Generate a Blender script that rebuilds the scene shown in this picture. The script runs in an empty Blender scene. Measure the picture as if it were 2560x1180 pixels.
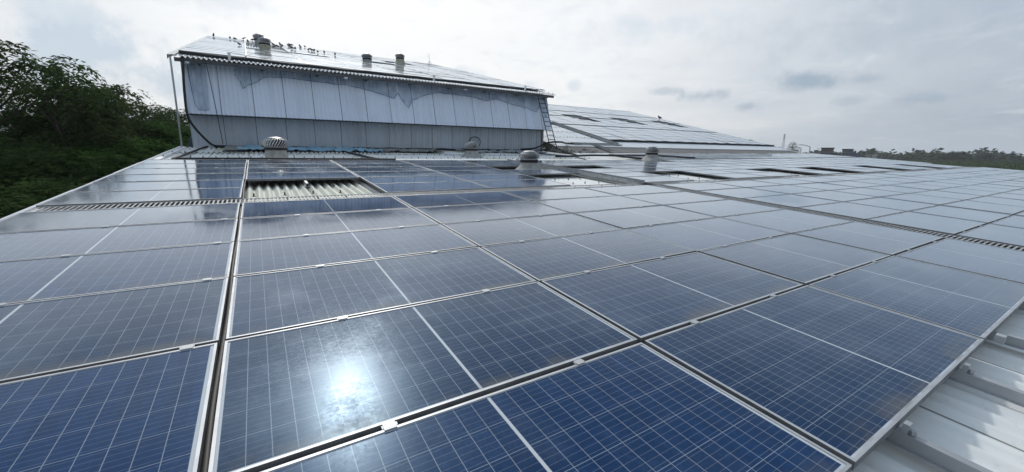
import bpy, math, random
import numpy as np
from mathutils import Matrix, Vector
R = math.radians
random.seed(7); rng = np.random.default_rng(7)
SC = bpy.context.scene
COL = SC.collection

# ------------------------------------------------------------------ camera
M = np.array([[0.85019614, -0.09979194, 0.51692174],
              [-0.52637509, -0.17938039, 0.83111488],
              [0.00978705, -0.97870539, -0.20503651]])          # camera axes (right, down, forward) as columns
CAM = np.array([0.25808152, -0.40694271, 1.10632381]); F = 1003.35
cd = bpy.data.cameras.new('camera'); cam = bpy.data.objects.new('camera', cd); COL.objects.link(cam)
cam.matrix_world = Matrix(((M[0, 0], -M[0, 1], -M[0, 2], CAM[0]), (M[1, 0], -M[1, 1], -M[1, 2], CAM[1]),
                           (M[2, 0], -M[2, 1], -M[2, 2], CAM[2]), (0, 0, 0, 1)))
cd.sensor_width = 36; cd.lens = F / 2560 * 36; cd.clip_start = 0.05; cd.clip_end = 9000
SC.camera = cam
SC.view_settings.view_transform = 'Standard'; SC.view_settings.look = 'None'
SC.view_settings.exposure = 0.38; SC.view_settings.gamma = 1

# ------------------------------------------------------------------ sun and sky
SUN_EL, SUN_AZ = 41.2, 8.9                                       # azimuth from +Y towards +X
sd = Vector((math.sin(R(SUN_AZ)) * math.cos(R(SUN_EL)), math.cos(R(SUN_AZ)) * math.cos(R(SUN_EL)), math.sin(R(SUN_EL))))
sl = bpy.data.lights.new('sun', 'SUN'); sl.energy = 1.1; sl.angle = R(3.0); sl.color = (1.0, 0.965, 0.91)
so = bpy.data.objects.new('sun', sl); COL.objects.link(so); so.rotation_euler = sd.to_track_quat('Z', 'Y').to_euler()


class NT:
    """small node tree writer"""
    def __init__(s, tree): s.t = tree; s.n = tree.nodes; s.l = tree.links
    def put(s, sock, v):
        if v is None: return
        if hasattr(v, 'is_linked') or hasattr(v, 'links'): s.l.new(v, sock)
        else:
            try: sock.default_value = v
            except Exception: sock.default_value = (*v, 1.0)
    def m(s, op, a, b=None, c=None, clamp=False):
        n = s.n.new('ShaderNodeMath'); n.operation = op; n.use_clamp = clamp
        s.put(n.inputs[0], a); s.put(n.inputs[1], b); s.put(n.inputs[2], c); return n.outputs[0]
    def mix(s, f, a, b, mode='MIX'):
        n = s.n.new('ShaderNodeMix'); n.data_type = 'RGBA'; n.blend_type = mode
        s.put(n.inputs[0], f)
        for i, v in ((6, a), (7, b)):
            if isinstance(v, tuple) and len(v) == 3: v = (*v, 1)
            s.put(n.inputs[i], v)
        return n.outputs[2]
    def noise(s, vec, scale, detail=4, rough=.55, dist=0, dim='3D'):
        n = s.n.new('ShaderNodeTexNoise'); n.noise_dimensions = dim
        s.put(n.inputs['Vector'], vec); n.inputs['Scale'].default_value = scale
        n.inputs['Detail'].default_value = detail; n.inputs['Roughness'].default_value = rough
        n.inputs['Distortion'].default_value = dist; return n.outputs[0]
    def ss(s, x, a, b, o0=0., o1=1.):
        n = s.n.new('ShaderNodeMapRange'); n.interpolation_type = 'SMOOTHSTEP'
        s.put(n.inputs[0], x)
        for i, v in enumerate((a, b, o0, o1)): n.inputs[i + 1].default_value = v
        return n.outputs[0]
    def sep(s, v):
        n = s.n.new('ShaderNodeSeparateXYZ'); s.l.new(v, n.inputs[0]); return n.outputs
    def comb(s, x, y, z):
        n = s.n.new('ShaderNodeCombineXYZ'); [s.put(n.inputs[i], v) for i, v in enumerate((x, y, z))]; return n.outputs[0]
    def vmul(s, v, k):
        n = s.n.new('ShaderNodeVectorMath'); n.operation = 'MULTIPLY'; s.put(n.inputs[0], v); n.inputs[1].default_value = k; return n.outputs[0]


W = bpy.data.worlds.new('World'); SC.world = W; W.use_nodes = True
g = NT(W.node_tree); bg = W.node_tree.nodes['Background']; bg.inputs[1].default_value = 0.1
tc = g.n.new('ShaderNodeTexCoord').outputs['Generated']
dx, dy, dz = g.sep(tc)
az = g.m('MULTIPLY', g.m('ARCTAN2', dx, dy), 57.2958); el = g.m('MULTIPLY', g.m('ARCSINE', dz), 57.2958)
sky = g.n.new('ShaderNodeTexSky'); sky.sky_type = 'NISHITA'; sky.sun_disc = False
sky.sun_elevation = R(SUN_EL); sky.sun_rotation = R(SUN_AZ); sky.air_density = 1.5; sky.dust_density = 3
# broad cloud deck seen in perspective
den = g.m('ADD', g.m('MAXIMUM', dz, 0.0), 0.18)
cl = g.comb(g.m('DIVIDE', dx, den), g.m('DIVIDE', dy, den), 0.0)
n1 = g.noise(cl, 0.8, 6, .55, .4); n2 = g.noise(cl, 2.6, 6, .6, .3)
# brightness of the deck: bright round the sun's side, grey blue away to the right and behind
sunside = g.ss(g.m('ABSOLUTE', g.m('SUBTRACT', az, 18.0)), 18, 66)
grey = g.m('ADD', g.m('MULTIPLY', sunside, 0.92), g.m('MULTIPLY', g.m('SUBTRACT', n1, .5), 0.8), clamp=True)
hi = g.ss(el, 32, 64); deck = g.mix(grey, (.705, .718, .738), (.325, .385, .460))
deck = g.mix(g.m('MULTIPLY', hi, .9), deck, (.25, .37, .52))
deck = g.mix(g.m('MULTIPLY', g.ss(el, 4, 0), .5), deck, (.49, .57, .65))
n3 = g.noise(cl, 4.5, 7, .62, .6)
deck = g.mix(g.m('MULTIPLY', g.ss(n3, .47, .74), .30), deck, (.43, .50, .585))
n4 = g.noise(cl, 3.2, 7, .6, .8); deck = g.mix(g.m('MULTIPLY', g.ss(n4, .52, .80), .28), deck, (.78, .79, .80))
lowb = g.m('MULTIPLY', g.ss(n2, .35, .72), g.m('SUBTRACT', 1.0, sunside))
deck = g.mix(g.m('MULTIPLY', lowb, .35), deck, (.76, .77, .78))
# separate darker clouds and blue openings: azimuth, elevation, half widths, strength, colour
wob = g.noise(tc, 9, 6, .62); wob2 = g.noise(tc, 30, 4, .6)
BLUE, DARK = (.42, .50, .59), (.265, .335, .42)
for a, e, wa, we, k, c in ((-11.0, 9.0, 6.5, 2.6, 1.1, (.42, .50, .585)), (-7.0, 6.6, 4.5, 1.7, 1.0, (.43, .50, .58)), (-15.5, 6.8, 3.0, 1.7, .7, (.44, .51, .59)),
                        (-3., 15.6, 7, 1.1, .7, (.50, .55, .62)), (-15, 12.4, 3.5, .8, .6, (.50, .56, .62)),
                        (56.8, 7.0, 2.4, .62, .8, DARK), (66.3, 7.9, 2.5, .85, .95, DARK), (61.2, 5.5, 1.5, .45, .7, DARK),
                        (76.2, 5.4, 2.2, .6, .7, DARK), (71.5, 7.7, 1.1, .35, .5, DARK), (70.4, 5.6, 1.2, .4, .45, DARK), (51.4, 7.7, 1.4, .35, .5, DARK),
                        (39.8, 8.7, .9, .6, .5, BLUE), (12.0, 10.6, 1.6, .5, .6, BLUE), (25.5, 9.6, 2.2, .8, .6, (.50, .57, .64)),
                        (34, 9.0, 1.2, .5, .5, BLUE), (48, 15, 7, 1.8, .35, BLUE), (70, 12, 10, 2.0, .3, DARK)):
    u = g.m('DIVIDE', g.m('SUBTRACT', az, a), wa * 1.15); v = g.m('DIVIDE', g.m('SUBTRACT', el, e), we * 1.2)
    d = g.m('SQRT', g.m('ADD', g.m('MULTIPLY', u, u), g.m('MULTIPLY', v, v)))
    d = g.m('ADD', d, g.m('MULTIPLY', g.m('SUBTRACT', wob, .5), 3.4)); d = g.m('ADD', d, g.m('MULTIPLY', g.m('SUBTRACT', wob2, .5), 1.6))
    deck = g.mix(g.m('MULTIPLY', g.ss(d, 1.4, .1), k, clamp=True), deck, c)
# glow of the sun behind thin cloud
dot = g.m('ADD', g.m('ADD', g.m('MULTIPLY', dx, sd.x), g.m('MULTIPLY', dy, sd.y)), g.m('MULTIPLY', dz, sd.z))
dotp = g.m('MAXIMUM', dot, 0.0)
col = g.mix(g.m('MULTIPLY', g.m('POWER', dotp, 34.0), .85), deck, (2.3, 2.32, 2.35))
col = g.mix(g.m('MULTIPLY', g.m('POWER', dotp, 160.0), .9), col, (5.0, 5.0, 5.0))
scaled = g.vmul(col, (10, 10, 10))                                # background strength is 0.1
g.l.new(g.mix(.06, scaled, sky.outputs[0]), bg.inputs[0])

# ------------------------------------------------------------------ materials
def mat(name):
    m = bpy.data.materials.new(name); m.use_nodes = True
    return m, NT(m.node_tree), m.node_tree.nodes['Principled BSDF']
def simple(name, c, rough=.6, metal=0., vary=.0, scale=6., c2=None, spec=.5, bump=0.):
    m, t, b = mat(name); b.inputs['Roughness'].default_value = rough; b.inputs['Metallic'].default_value = metal
    b.inputs['Specular IOR Level'].default_value = spec
    if vary or c2:
        o = t.n.new('ShaderNodeTexCoord').outputs['Object']; n = t.noise(o, scale, 5, .6)
        c2 = c2 or tuple(x * (1 - vary) for x in c)
        t.l.new(t.mix(t.ss(n, .35, .68), c, c2), b.inputs['Base Color'])
        if bump:
            bp = t.n.new('ShaderNodeBump'); bp.inputs['Strength'].default_value = bump; t.l.new(n, bp.inputs['Height']); t.l.new(bp.outputs[0], b.inputs['Normal'])
    else: b.inputs['Base Color'].default_value = (*c, 1)
    return m
ALU = simple('aluminium_frame', (.50, .51, .52), .45, .45, .25, 3.0)
ALUD = simple('rail_aluminium', (.46, .47, .48), .5, .4, .25, 4.0)
TRAY = simple('galvanised_tray', (.42, .425, .42), .6, .15, .3, 9.0)
BLACK = simple('black_rubber', (.012, .012, .014), .55, 0, .3, 20)
GCAB = simple('grey_cable', (.09, .09, .09), .6)
WHITEP = simple('white_plastic', (.76, .77, .77), .5, 0, .2, 5)
DARKIN = simple('dark_interior', (.02, .02, .022), .8)
STEEL = simple('turbine_steel', (.60, .60, .60), .38, .65, .35, 14)
FIBRE = simple('weathered_fibreglass', (.36, .355, .335), .75, 0, 0, 7, (.24, .235, .215))
YFIBRE = simple('yellowed_fibreglass', (.40, .37, .27), .75, 0, 0, 7, (.25, .23, .17))
RUSTY = simple('dark_painted_steel', (.045, .05, .06), .6, .2, .3, 8)
BARK = simple('bark', (.075, .06, .045), .9, 0, .4, 5)
PIGEON = simple('pigeon_plumage', (.035, .036, .042), .7, 0, 0, 25, (.06, .062, .07))

def glass_material(name, rnd=True):
    m, t, b = mat(name)
    uv = t.n.new('ShaderNodeUVMap'); uv.uv_map = 'UVMap'
    x, y, _ = t.sep(uv.outputs[0])
    xh = t.m('SUBTRACT', .99, t.m('ABSOLUTE', t.m('SUBTRACT', x, .99)))
    cx = t.m('DIVIDE', t.m('SUBTRACT', xh, .022), .08010); cy = t.m('DIVIDE', t.m('SUBTRACT', y, .022), .1580)
    fx = t.m('FRACT', cx); fy = t.m('FRACT', cy)
    ex = t.m('MULTIPLY', t.m('MINIMUM', fx, t.m('SUBTRACT', 1.0, fx)), .08010)
    ey = t.m('MULTIPLY', t.m('MINIMUM', fy, t.m('SUBTRACT', 1.0, fy)), .1580)
    line = t.m('MAXIMUM', t.ss(ex, .0020, .0009), t.ss(ey, .0018, .0009))
    out = t.m('MAXIMUM', t.m('MAXIMUM', t.m('LESS_THAN', cx, 0.), t.m('GREATER_THAN', cx, 12.)), t.m('MAXIMUM', t.m('LESS_THAN', cy, 0.), t.m('GREATER_THAN', cy, 6.)))
    fb = t.m('FRACT', t.m('ADD', t.m('MULTIPLY', cy, 5.), .5)); eb = t.m('MULTIPLY', t.m('MINIMUM', fb, t.m('SUBTRACT', 1.0, fb)), .0316)
    bus = t.m('MULTIPLY', t.ss(eb, .0012, .0006), .34)
    cell = t.comb(t.m('FLOOR', t.m('DIVIDE', t.m('SUBTRACT', x, .036), .0786)), t.m('FLOOR', cy), 0.)
    wn = t.n.new('ShaderNodeTexWhiteNoise'); wn.noise_dimensions = '3D'
    oi = t.n.new('ShaderNodeObjectInfo').outputs['Random'] if rnd else 0.3
    cx_, cy_, _ = t.sep(cell); t.l.new(t.comb(cx_, cy_, oi), wn.inputs[0])
    vor = t.n.new('ShaderNodeTexVoronoi'); vor.inputs['Scale'].default_value = 70; t.l.new(uv.outputs[0], vor.inputs['Vector'])
    vr, _, _ = t.sep(vor.outputs['Color'])
    k = t.m('ADD', t.m('MULTIPLY', wn.outputs[0], .55), t.m('MULTIPLY', vr, .45))
    c = t.mix(k, (.0034, .0215, .074), (.0075, .0390, .122))
    if rnd: c = t.mix(t.m('MULTIPLY', t.m('POWER', oi, 1.5), .75), c, (.0035, .0185, .052))
    c = t.mix(bus, c, (.30, .32, .36)); c = t.mix(t.m('MULTIPLY', line, .62), c, (.36, .39, .42)); c = t.mix(out, c, (.52, .535, .55))
    # dust film, thicker in blotches and along the lower edge
    ob = t.n.new('ShaderNodeNewGeometry').outputs['Position']
    d1 = t.noise(ob, 1.1, 5, .6); d2 = t.noise(ob, 9, 4, .65)
    dust = t.m('ADD', t.ss(d1, .42, .72, .0, .045), t.ss(d2, .48, .75, 0., .014))
    dust = t.m('MULTIPLY', dust, t.m('ADD', .45, t.m('MULTIPLY', wn.outputs[0], 0.0) if not rnd else t.m('MULTIPLY', oi, 1.5)))
    sx = t.m('MULTIPLY', t.noise(t.comb(t.m('MULTIPLY', x, 9.), t.m('MULTIPLY', y, 1.2), oi), 1.0, 4, .6), 1.)
    dust = t.m('ADD', dust, t.ss(sx, .52, .75, 0., .018))
    lw = t.n.new('ShaderNodeLayerWeight'); lw.inputs[0].default_value = .5; face = lw.outputs['Facing']
    dust0 = dust; dust = t.m('DIVIDE', t.m('MULTIPLY', dust, .8), t.m('ADD', .06, t.m('SUBTRACT', 1., face)), clamp=True)   # a film looks thicker seen edge-on
    low = t.m('MULTIPLY', t.ss(y, .14, .015), t.ss(t.noise(ob, 3.2, 3, .6), .40, .66))
    c = t.mix(dust, c, (.33, .38, .42)); c = t.mix(t.m('MULTIPLY', low, .60), c, (.13, .11, .085))
    vd = t.n.new('ShaderNodeTexVoronoi'); vd.inputs['Scale'].default_value = 1.6; t.l.new(ob, vd.inputs['Vector'])
    drop = t.m('MULTIPLY', t.m('LESS_THAN', t.m('ADD', vd.outputs['Distance'], t.m('MULTIPLY', t.noise(ob, 60, 2), .02)), .026), .75)
    c = t.mix(drop, c, (.50, .50, .47))
    t.l.new(c, b.inputs['Base Color'])
    b.inputs['Roughness'].default_value = .6; b.inputs['Specular IOR Level'].default_value = 0.
    # glass reflection: weak and bluish head-on (anti-reflective coating), strong towards grazing
    fr = t.m('ADD', .017, t.m('MULTIPLY', .98, t.m('POWER', face, 4.5)), clamp=True); fr = t.m('ADD', fr, t.ss(face, .66, .88, 0., .14), clamp=True)
    gl = t.n.new('ShaderNodeBsdfGlossy'); t.l.new(t.mix(t.ss(face, .35, .85), (.62, .82, 1.0), (.90, .955, 1.0)), gl.inputs['Color'])
    t.l.new(t.m('ADD', t.ss(face, .40, .68, .215, .060), t.m('ADD', t.m('MULTIPLY', dust0, 1.2), t.m('MULTIPLY', vr, .045))), gl.inputs['Roughness'])
    ms = t.n.new('ShaderNodeMixShader'); t.l.new(fr, ms.inputs[0]); t.l.new(b.outputs[0], ms.inputs[1]); t.l.new(gl.outputs[0], ms.inputs[2])
    t.l.new(ms.outputs[0], t.n['Material Output'].inputs[0])
    return m
GLASS = glass_material('solar_cells'); GLASSF = glass_material('solar_cells_far', False)

def sheet_material(name, base, stain, along, seam, band, seamw=.012, rough=.6, dirt=.5, yellow=None, blotch=None):
    """corrugated sheet: along = vector of (streak scale) in UV metres; seams every `seam` m, end laps every `band` m"""
    m, t, b = mat(name); uv = t.n.new('ShaderNodeUVMap'); uv.uv_map = 'UVMap'
    x, y, _ = t.sep(uv.outputs[0])
    st = t.noise(t.comb(t.m('MULTIPLY', x, along[0]), t.m('MULTIPLY', y, along[1]), 0.), 1.0, 6, .65)
    bl = t.noise(uv.outputs[0], .9, 5, .6); fi = t.noise(uv.outputs[0], 16, 4, .7)
    sh = t.n.new('ShaderNodeTexWhiteNoise'); sh.noise_dimensions = '2D'
    t.l.new(t.comb(t.m('FLOOR', t.m('DIVIDE', x, seam)), t.m('FLOOR', t.m('DIVIDE', y, band)), 0.), sh.inputs[0])
    c = t.mix(t.m('MULTIPLY', sh.outputs[0], .35), base, tuple(v * .82 for v in base))
    if yellow: c = t.mix(t.m('MULTIPLY', t.m('GREATER_THAN', sh.outputs[0], .93), .7), c, yellow)
    c = t.mix(t.m('MULTIPLY', t.ss(st, .42, .75), dirt), c, stain)
    c = t.mix(t.m('MULTIPLY', t.ss(bl, .48, .72), dirt * .6), c, stain)
    c = t.mix(t.m('MULTIPLY', t.ss(fi, .56, .76), dirt * .45), c, tuple(v * .5 for v in stain))
    fs = t.m('FRACT', t.m('DIVIDE', x, seam)); es = t.m('MULTIPLY', t.m('MINIMUM', fs, t.m('SUBTRACT', 1., fs)), seam)
    es = t.m('ADD', es, t.m('MULTIPLY', t.m('SUBTRACT', st, .5), .035))
    fe = t.m('FRACT', t.m('DIVIDE', y, band)); ee = t.m('MULTIPLY', t.m('MINIMUM', fe, t.m('SUBTRACT', 1., fe)), band)
    ee = t.m('ADD', ee, t.m('MULTIPLY', t.m('SUBTRACT', fi, .5), .03))
    rust = t.m('MAXIMUM', t.m('MULTIPLY', t.ss(es, seamw * 1.9, seamw * .5), t.ss(st, .2, .5, .45, .85)), t.m('MULTIPLY', t.ss(ee, .016, .004), .5))
    c = t.mix(rust, c, blotch or (.07, .06, .05))
    t.l.new(c, b.inputs['Base Color']); b.inputs['Roughness'].default_value = rough; b.inputs['Specular IOR Level'].default_value = .35
    return m
ROOFM = sheet_material('weathered_white_sheet', (.82, .815, .78), (.55, .54, .50), (7, .35), 1.022, 2.9, .008, .6, .5, yellow=(.58, .57, .44))
ROOFF = sheet_material('white_roof_sheet', (.74, .76, .77), (.58, .59, .58), (5, .3), 1.022, 2.9, .008, .55, .4)
GREYS = sheet_material('old_grey_sheet', (.25, .24, .225), (.17, .16, .145), (7, .4), 1.022, 2.9, .01, .8, .6)
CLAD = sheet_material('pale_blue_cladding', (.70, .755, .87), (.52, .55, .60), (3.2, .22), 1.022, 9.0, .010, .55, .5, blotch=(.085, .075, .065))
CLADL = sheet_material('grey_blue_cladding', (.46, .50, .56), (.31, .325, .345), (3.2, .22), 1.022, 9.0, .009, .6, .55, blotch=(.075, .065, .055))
OUTW = simple('outer_wall_sheet', (.38, .42, .46), .6, 0, .25, .8)

# ------------------------------------------------------------------ mesh helpers
def link(name, me, parent=None, m=None):
    o = bpy.data.objects.new(name, me); COL.objects.link(o)
    if m is not None and me is not None and not me.materials: me.materials.append(m)
    if parent is not None: o.parent = parent
    return o
def tag(o, label=None, cat=None, group=None, kind=None):
    for k, v in (('label', label), ('category', cat), ('group', group), ('kind', kind)):
        if v: o[k] = v
    return o
def empty(name, loc, rz=0., mw=None):
    o = bpy.data.objects.new(name, None); COL.objects.link(o); o.empty_display_size = .1
    if mw is not None: o.matrix_world = mw
    else: o.location = loc; o.rotation_euler = (0, 0, rz)
    return o
class MB:
    def __init__(s): s.v = []; s.f = []; s.uv = []; s.mi = []; s.cm = 0; s.smooth = False
    def add(s, vs, fs, uv=None):
        b = len(s.v); s.v += [tuple(p) for p in vs]
        for f in fs: s.f.append(tuple(b + i for i in f)); s.mi.append(s.cm)
        s.uv += list(uv) if uv is not None else [(p[0], p[1]) for p in vs]
        return s
    def box(s, x0, x1, y0, y1, z0, z1, T=None):
        vs = [(x, y, z) for z in (z0, z1) for y in (y0, y1) for x in (x0, x1)]
        if T is not None: vs = [T(p) for p in vs]
        return s.add(vs, [(0, 2, 3, 1), (4, 5, 7, 6), (0, 1, 5, 4), (2, 6, 7, 3), (0, 4, 6, 2), (1, 3, 7, 5)])
    def tube(s, pts, r, n=8, cap=True):
        pts = [Vector(p) for p in pts]; rr = r if isinstance(r, (list, tuple)) else [r] * len(pts)
        vs = []; prev = None
        for i, p in enumerate(pts):
            d = (pts[min(i + 1, len(pts) - 1)] - pts[max(i - 1, 0)]).normalized()
            if prev is None: a = d.orthogonal().normalized()
            else:
                a = prev - d * prev.dot(d)
                a = a.normalized() if a.length > 1e-6 else d.orthogonal().normalized()
            prev = a; b = d.cross(a)
            for k in range(n):
                q = 2 * math.pi * k / n; vs.append(p + (a * math.cos(q) + b * math.sin(q)) * rr[i])
        fs = [(i * n + k, i * n + (k + 1) % n, (i + 1) * n + (k + 1) % n, (i + 1) * n + k) for i in range(len(pts) - 1) for k in range(n)]
        if cap: fs += [tuple(reversed(range(n))), tuple((len(pts) - 1) * n + k for k in range(n))]
        return s.add(vs, fs)
    def lathe(s, prof, n=24, c=(0, 0, 0), cap=False):
        vs = [(c[0] + r * math.cos(2 * math.pi * k / n), c[1] + r * math.sin(2 * math.pi * k / n), c[2] + z) for r, z in prof for k in range(n)]
        fs = [(i * n + k, i * n + (k + 1) % n, (i + 1) * n + (k + 1) % n, (i + 1) * n + k) for i in range(len(prof) - 1) for k in range(n)]
        if cap: fs += [tuple((len(prof) - 1) * n + k for k in range(n))]
        return s.add(vs, fs)
    def mesh(s, name, *mats, smooth=False):
        me = bpy.data.meshes.new(name); me.from_pydata(s.v, [], s.f); me.update()
        uvl = me.uv_layers.new(name='UVMap'); li = np.empty(len(me.loops), np.int32); me.loops.foreach_get('vertex_index', li)
        uvl.data.foreach_set('uv', np.array(s.uv, np.float32)[li].ravel())
        for m in mats: me.materials.append(m)
        me.polygons.foreach_set('material_index', np.array(s.mi, np.int32))
        if smooth or s.smooth: me.polygons.foreach_set('use_smooth', [True] * len(me.polygons))
        return me
    def build(s, name, m, parent=None, smooth=False): return link(name, s.mesh(name, *(m if isinstance(m, tuple) else (m,)), smooth=smooth), parent)

Q = np.array([[9.99992339e-01, 2.62496809e-04, 3.90545619e-03], [0, 9.97748841e-01, -6.70615351e-02], [-3.91426783e-03, 6.70610213e-02, 9.97741198e-01]])
def wfar(u, v): return (max(u - 8.4, 0) / 32.6) ** 1.3 * (.10 + .0145 * v)
def P(u, v, w=0.):                                                   # low roof coordinates (along, up the slope, above) to world
    q = Q @ np.array((u, v, w + wfar(u, v))); return Vector(q)
ES, EZ = Vector((0, 17.95, 4.18)), R(13.83)                          # raised roof: eave line, slope
def PM(x, s, w=0.): return Vector((x, ES.y + s * math.cos(EZ) - w * math.sin(EZ), ES.z + s * math.sin(EZ) + w * math.cos(EZ)))
FZ = math.atan(.2478)
def PF(x, s, w=0.): return Vector((x, 19.34 + s * math.cos(FZ) - w * math.sin(FZ), 1.846 + s * math.sin(FZ) + w * math.cos(FZ)))
def PW(y0, y1, z0, z1):                                              # upright or leaning wall: x, t (0..1) -> world, w outwards (-Y)
    L = math.hypot(y1 - y0, z1 - z0); ny, nz = -(z1 - z0) / L, (y1 - y0) / L
    return lambda x, s, w=0.: Vector((x, y0 + (y1 - y0) * s / L + ny * w, z0 + (z1 - z0) * s / L + nz * w))

def corrugated(PF_, x0, x1, s0, s1, pitch=.146, amp=.024, w=0., ns=4, seg=8, sag=0., ph=0., jag=0.):
    n = int((x1 - x0) / pitch * seg); mb = MB(); vs = []; uv = []
    ss = [s0 + (s1 - s0) * j / ns for j in range(ns + 1)]
    for j, s_ in enumerate(ss):
        for i in range(n + 1):
            x = x0 + (x1 - x0) * i / n
            k = math.floor((x - x0) / 1.022); jj = 0
            if jag and j in (0,): jj = jag * (math.sin(k * 12.9) * .5)
            wz = w + amp * math.cos(2 * math.pi * (x - x0) / pitch + ph) + sag * math.sin(x * .9 + s_ * .7) + sag * .6 * math.sin(x * 2.3 + 1.3 * s_)
            vs.append(PF_(x, s_ + jj, wz)); uv.append((x - x0, s_ - s0))
    fs = [(j * (n + 1) + i, j * (n + 1) + i + 1, (j + 1) * (n + 1) + i + 1, (j + 1) * (n + 1) + i) for j in range(ns) for i in range(n)]
    mb.add(vs, fs, uv); mb.smooth = True; return mb

# ------------------------------------------------------------------ ground and surroundings
GZ = -7.0
gm, gt, gb = mat('ground_grass')
o_ = gt.n.new('ShaderNodeTexCoord').outputs['Object']
gt.l.new(gt.mix(gt.ss(gt.noise(o_, .03, 6, .6), .4, .6), (.030, .050, .016), (.060, .068, .028)), gb.inputs['Base Color']); gb.inputs['Roughness'].default_value = .95; gb.inputs['Specular IOR Level'].default_value = .1
tag(MB().add([(-5000, -5000, GZ), (5000, -5000, GZ), (5000, 5000, GZ), (-5000, 5000, GZ)], [(0, 1, 2, 3)]).build('ground', gm), kind='structure')

# ------------------------------------------------------------------ the factory building
fac = empty('factory_building', (0, 0, GZ))
def part(o): o.matrix_parent_inverse = fac.matrix_world.inverted(); return o
bpy.context.view_layer.update()
tag(fac, 'long factory shed with white corrugated roofs and a raised pale blue clad section', 'building')
RX1 = 41.0
PL_ = lambda x, s, w=0.: P(x, s, w)
part(corrugated(PL_, -2.06, RX1, -2.6, .30, w=-.148, amp=.0115, ns=4, sag=.002, ph=math.pi).build('lower_roof', ROOFM, fac, True))
part(corrugated(PL_, -2.06, RX1, .22, 12.0, w=-.160, amp=.031, ns=12, ph=math.pi).build('lower_roof', ROOFM, fac, True))
part(corrugated(PL_, -2.06, 14.35, 11.85, 16.4, w=-.132, amp=.030, ns=5, sag=.004, ph=math.pi, jag=.05).build('lower_roof', ROOFM, fac, True))
part(corrugated(PL_, -2.06, 14.35, 16.15, 18.62, w=-.100, amp=.030, ns=3, sag=.008, ph=math.pi, jag=.12).build('lower_roof', ROOFM, fac, True))
part(corrugated(PL_, 14.35, RX1, 11.85, 16.75, w=-.132, ns=5, sag=.003, ph=math.pi).build('lower_roof', ROOFM, fac, True))
part(corrugated(PF, 14.3, RX1 - .2, -2.9, -1.5, w=-.05, ns=3, sag=.004).build('eave_strip', GREYS, fac, True))
part(corrugated(PF, 14.3, RX1, -1.62, 8.6, w=-.0, ns=4, sag=.003, jag=.04).build('main_roof', ROOFF, fac, True))
part(corrugated(PF, 14.3, RX1, 8.45, 18.2, w=.02, ns=4, sag=.003).build('main_roof', ROOFF, fac, True))
part(corrugated(PM, -1.9, 14.42, 0., 9.6, w=0., ns=5, amp=.03, sag=.004, jag=.05).build('raised_roof', ROOFF, fac, True))
part(corrugated(PM, -1.9, 14.3, 9.4, 18.9, w=.02, ns=5, amp=.03, sag=.004).build('raised_roof', ROOFF, fac, True))
b_ = MB(); b_.add([PM(-1.95, 18.75, .06), PM(14.5, 18.75, .06), PM(14.5, 19.1, .10), PM(-1.95, 19.1, .10), (14.5, 37.1, 8.6), (-1.95, 37.1, 8.6)], [(0, 1, 2, 3), (3, 2, 4, 5)])
part(b_.build('ridge_cap', ROOFF, fac))
b_ = MB(); b_.add([PF(14.3, 18.0, .05), PF(RX1 + .1, 18.0, .05), PF(RX1 + .1, 18.35, .09), PF(14.3, 18.35, .09), (RX1 + .1, 37.8, 6.1), (14.3, 37.8, 6.1)], [(0, 1, 2, 3), (3, 2, 4, 5)])
part(b_.build('ridge_cap', ROOFF, fac))
# far slopes (behind the ridges), so that the building stays whole from the side
b_ = MB(); b_.add([(-1.9, 36.3, 8.78), (14.42, 36.3, 8.78), (14.42, 54.6, 4.2), (-1.9, 54.6, 4.2)], [(0, 1, 2, 3)]); part(b_.build('rear_slope', ROOFF, fac))
b_ = MB(); b_.add([(-2.06, 37.0, 6.27), (RX1, 37.0, 6.27), (RX1, 57.0, 1.3), (-2.06, 57.0, 1.3)], [(0, 1, 2, 3)]); part(b_.build('rear_slope', ROOFF, fac))
# front of the raised part
LW = PW(18.52, 18.50, 1.05, 2.9)
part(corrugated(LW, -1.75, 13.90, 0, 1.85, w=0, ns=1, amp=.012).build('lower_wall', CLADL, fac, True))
SK = PW(17.98, 18.50, 2.33, 4.20)
mbk = corrugated(SK, -1.74, 14.17, -.02, 1.90, w=0, ns=1, amp=.014, pitch=.146)
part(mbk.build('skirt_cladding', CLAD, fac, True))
b_ = MB()
for x in np.arange(-1.70, 14.1, 1.022): b_.box(x - .006, x + .014, 0, .03, 0, 1.84, lambda p: SK(p[0], p[2], .028 + p[1] * .2))
b_ = MB(); b_.box(-1.85, 14.3, 17.98, 18.06, 4.02, 4.14); b_.box(-1.7, 13.9, 18.1, 18.5, 2.30, 2.34)
for x in np.arange(-1.2, 14.2, 1.9): b_.box(x - .03, x + .03, 18.06, 18.52, 4.02, 4.10)
part(b_.build('eave_purlin', simple('purlin', (.10, .105, .11), .7, .2, .3, 5), fac))
b_ = MB(); b_.add([(-1.75, 18.52, .9), (-1.75, 18.52, 4.25), (-1.75, 36.4, 8.6), (-1.75, 54.4, 4.2), (-1.75, 54.4, -1)], [(0, 1, 2, 3, 4)])
b_.add([(13.9, 18.52, .9), (13.9, 18.52, 4.25), (13.9, 36.4, 8.6), (13.9, 54.4, 4.2), (13.9, 54.4, -1)], [(4, 3, 2, 1, 0)])
part(b_.build('gable_wall', OUTW, fac))
b_ = MB(); b_.box(13.88, 13.99, 18.42, 18.56, 1.2, 4.15); part(b_.build('corner_post', simple('dirty_post', (.22, .22, .22), .8, 0, .5, 9), fac))
# step between the low roof and the steep main roof
b_ = MB(); b_.add([P(14.3, 16.3, -.2), P(14.3, 18.6, -.2), PF(14.3, -.6, .02), PF(14.3, -2.9, -.08)], [(0, 1, 2, 3)]); part(b_.build('step_panel', GREYS, fac))
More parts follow.
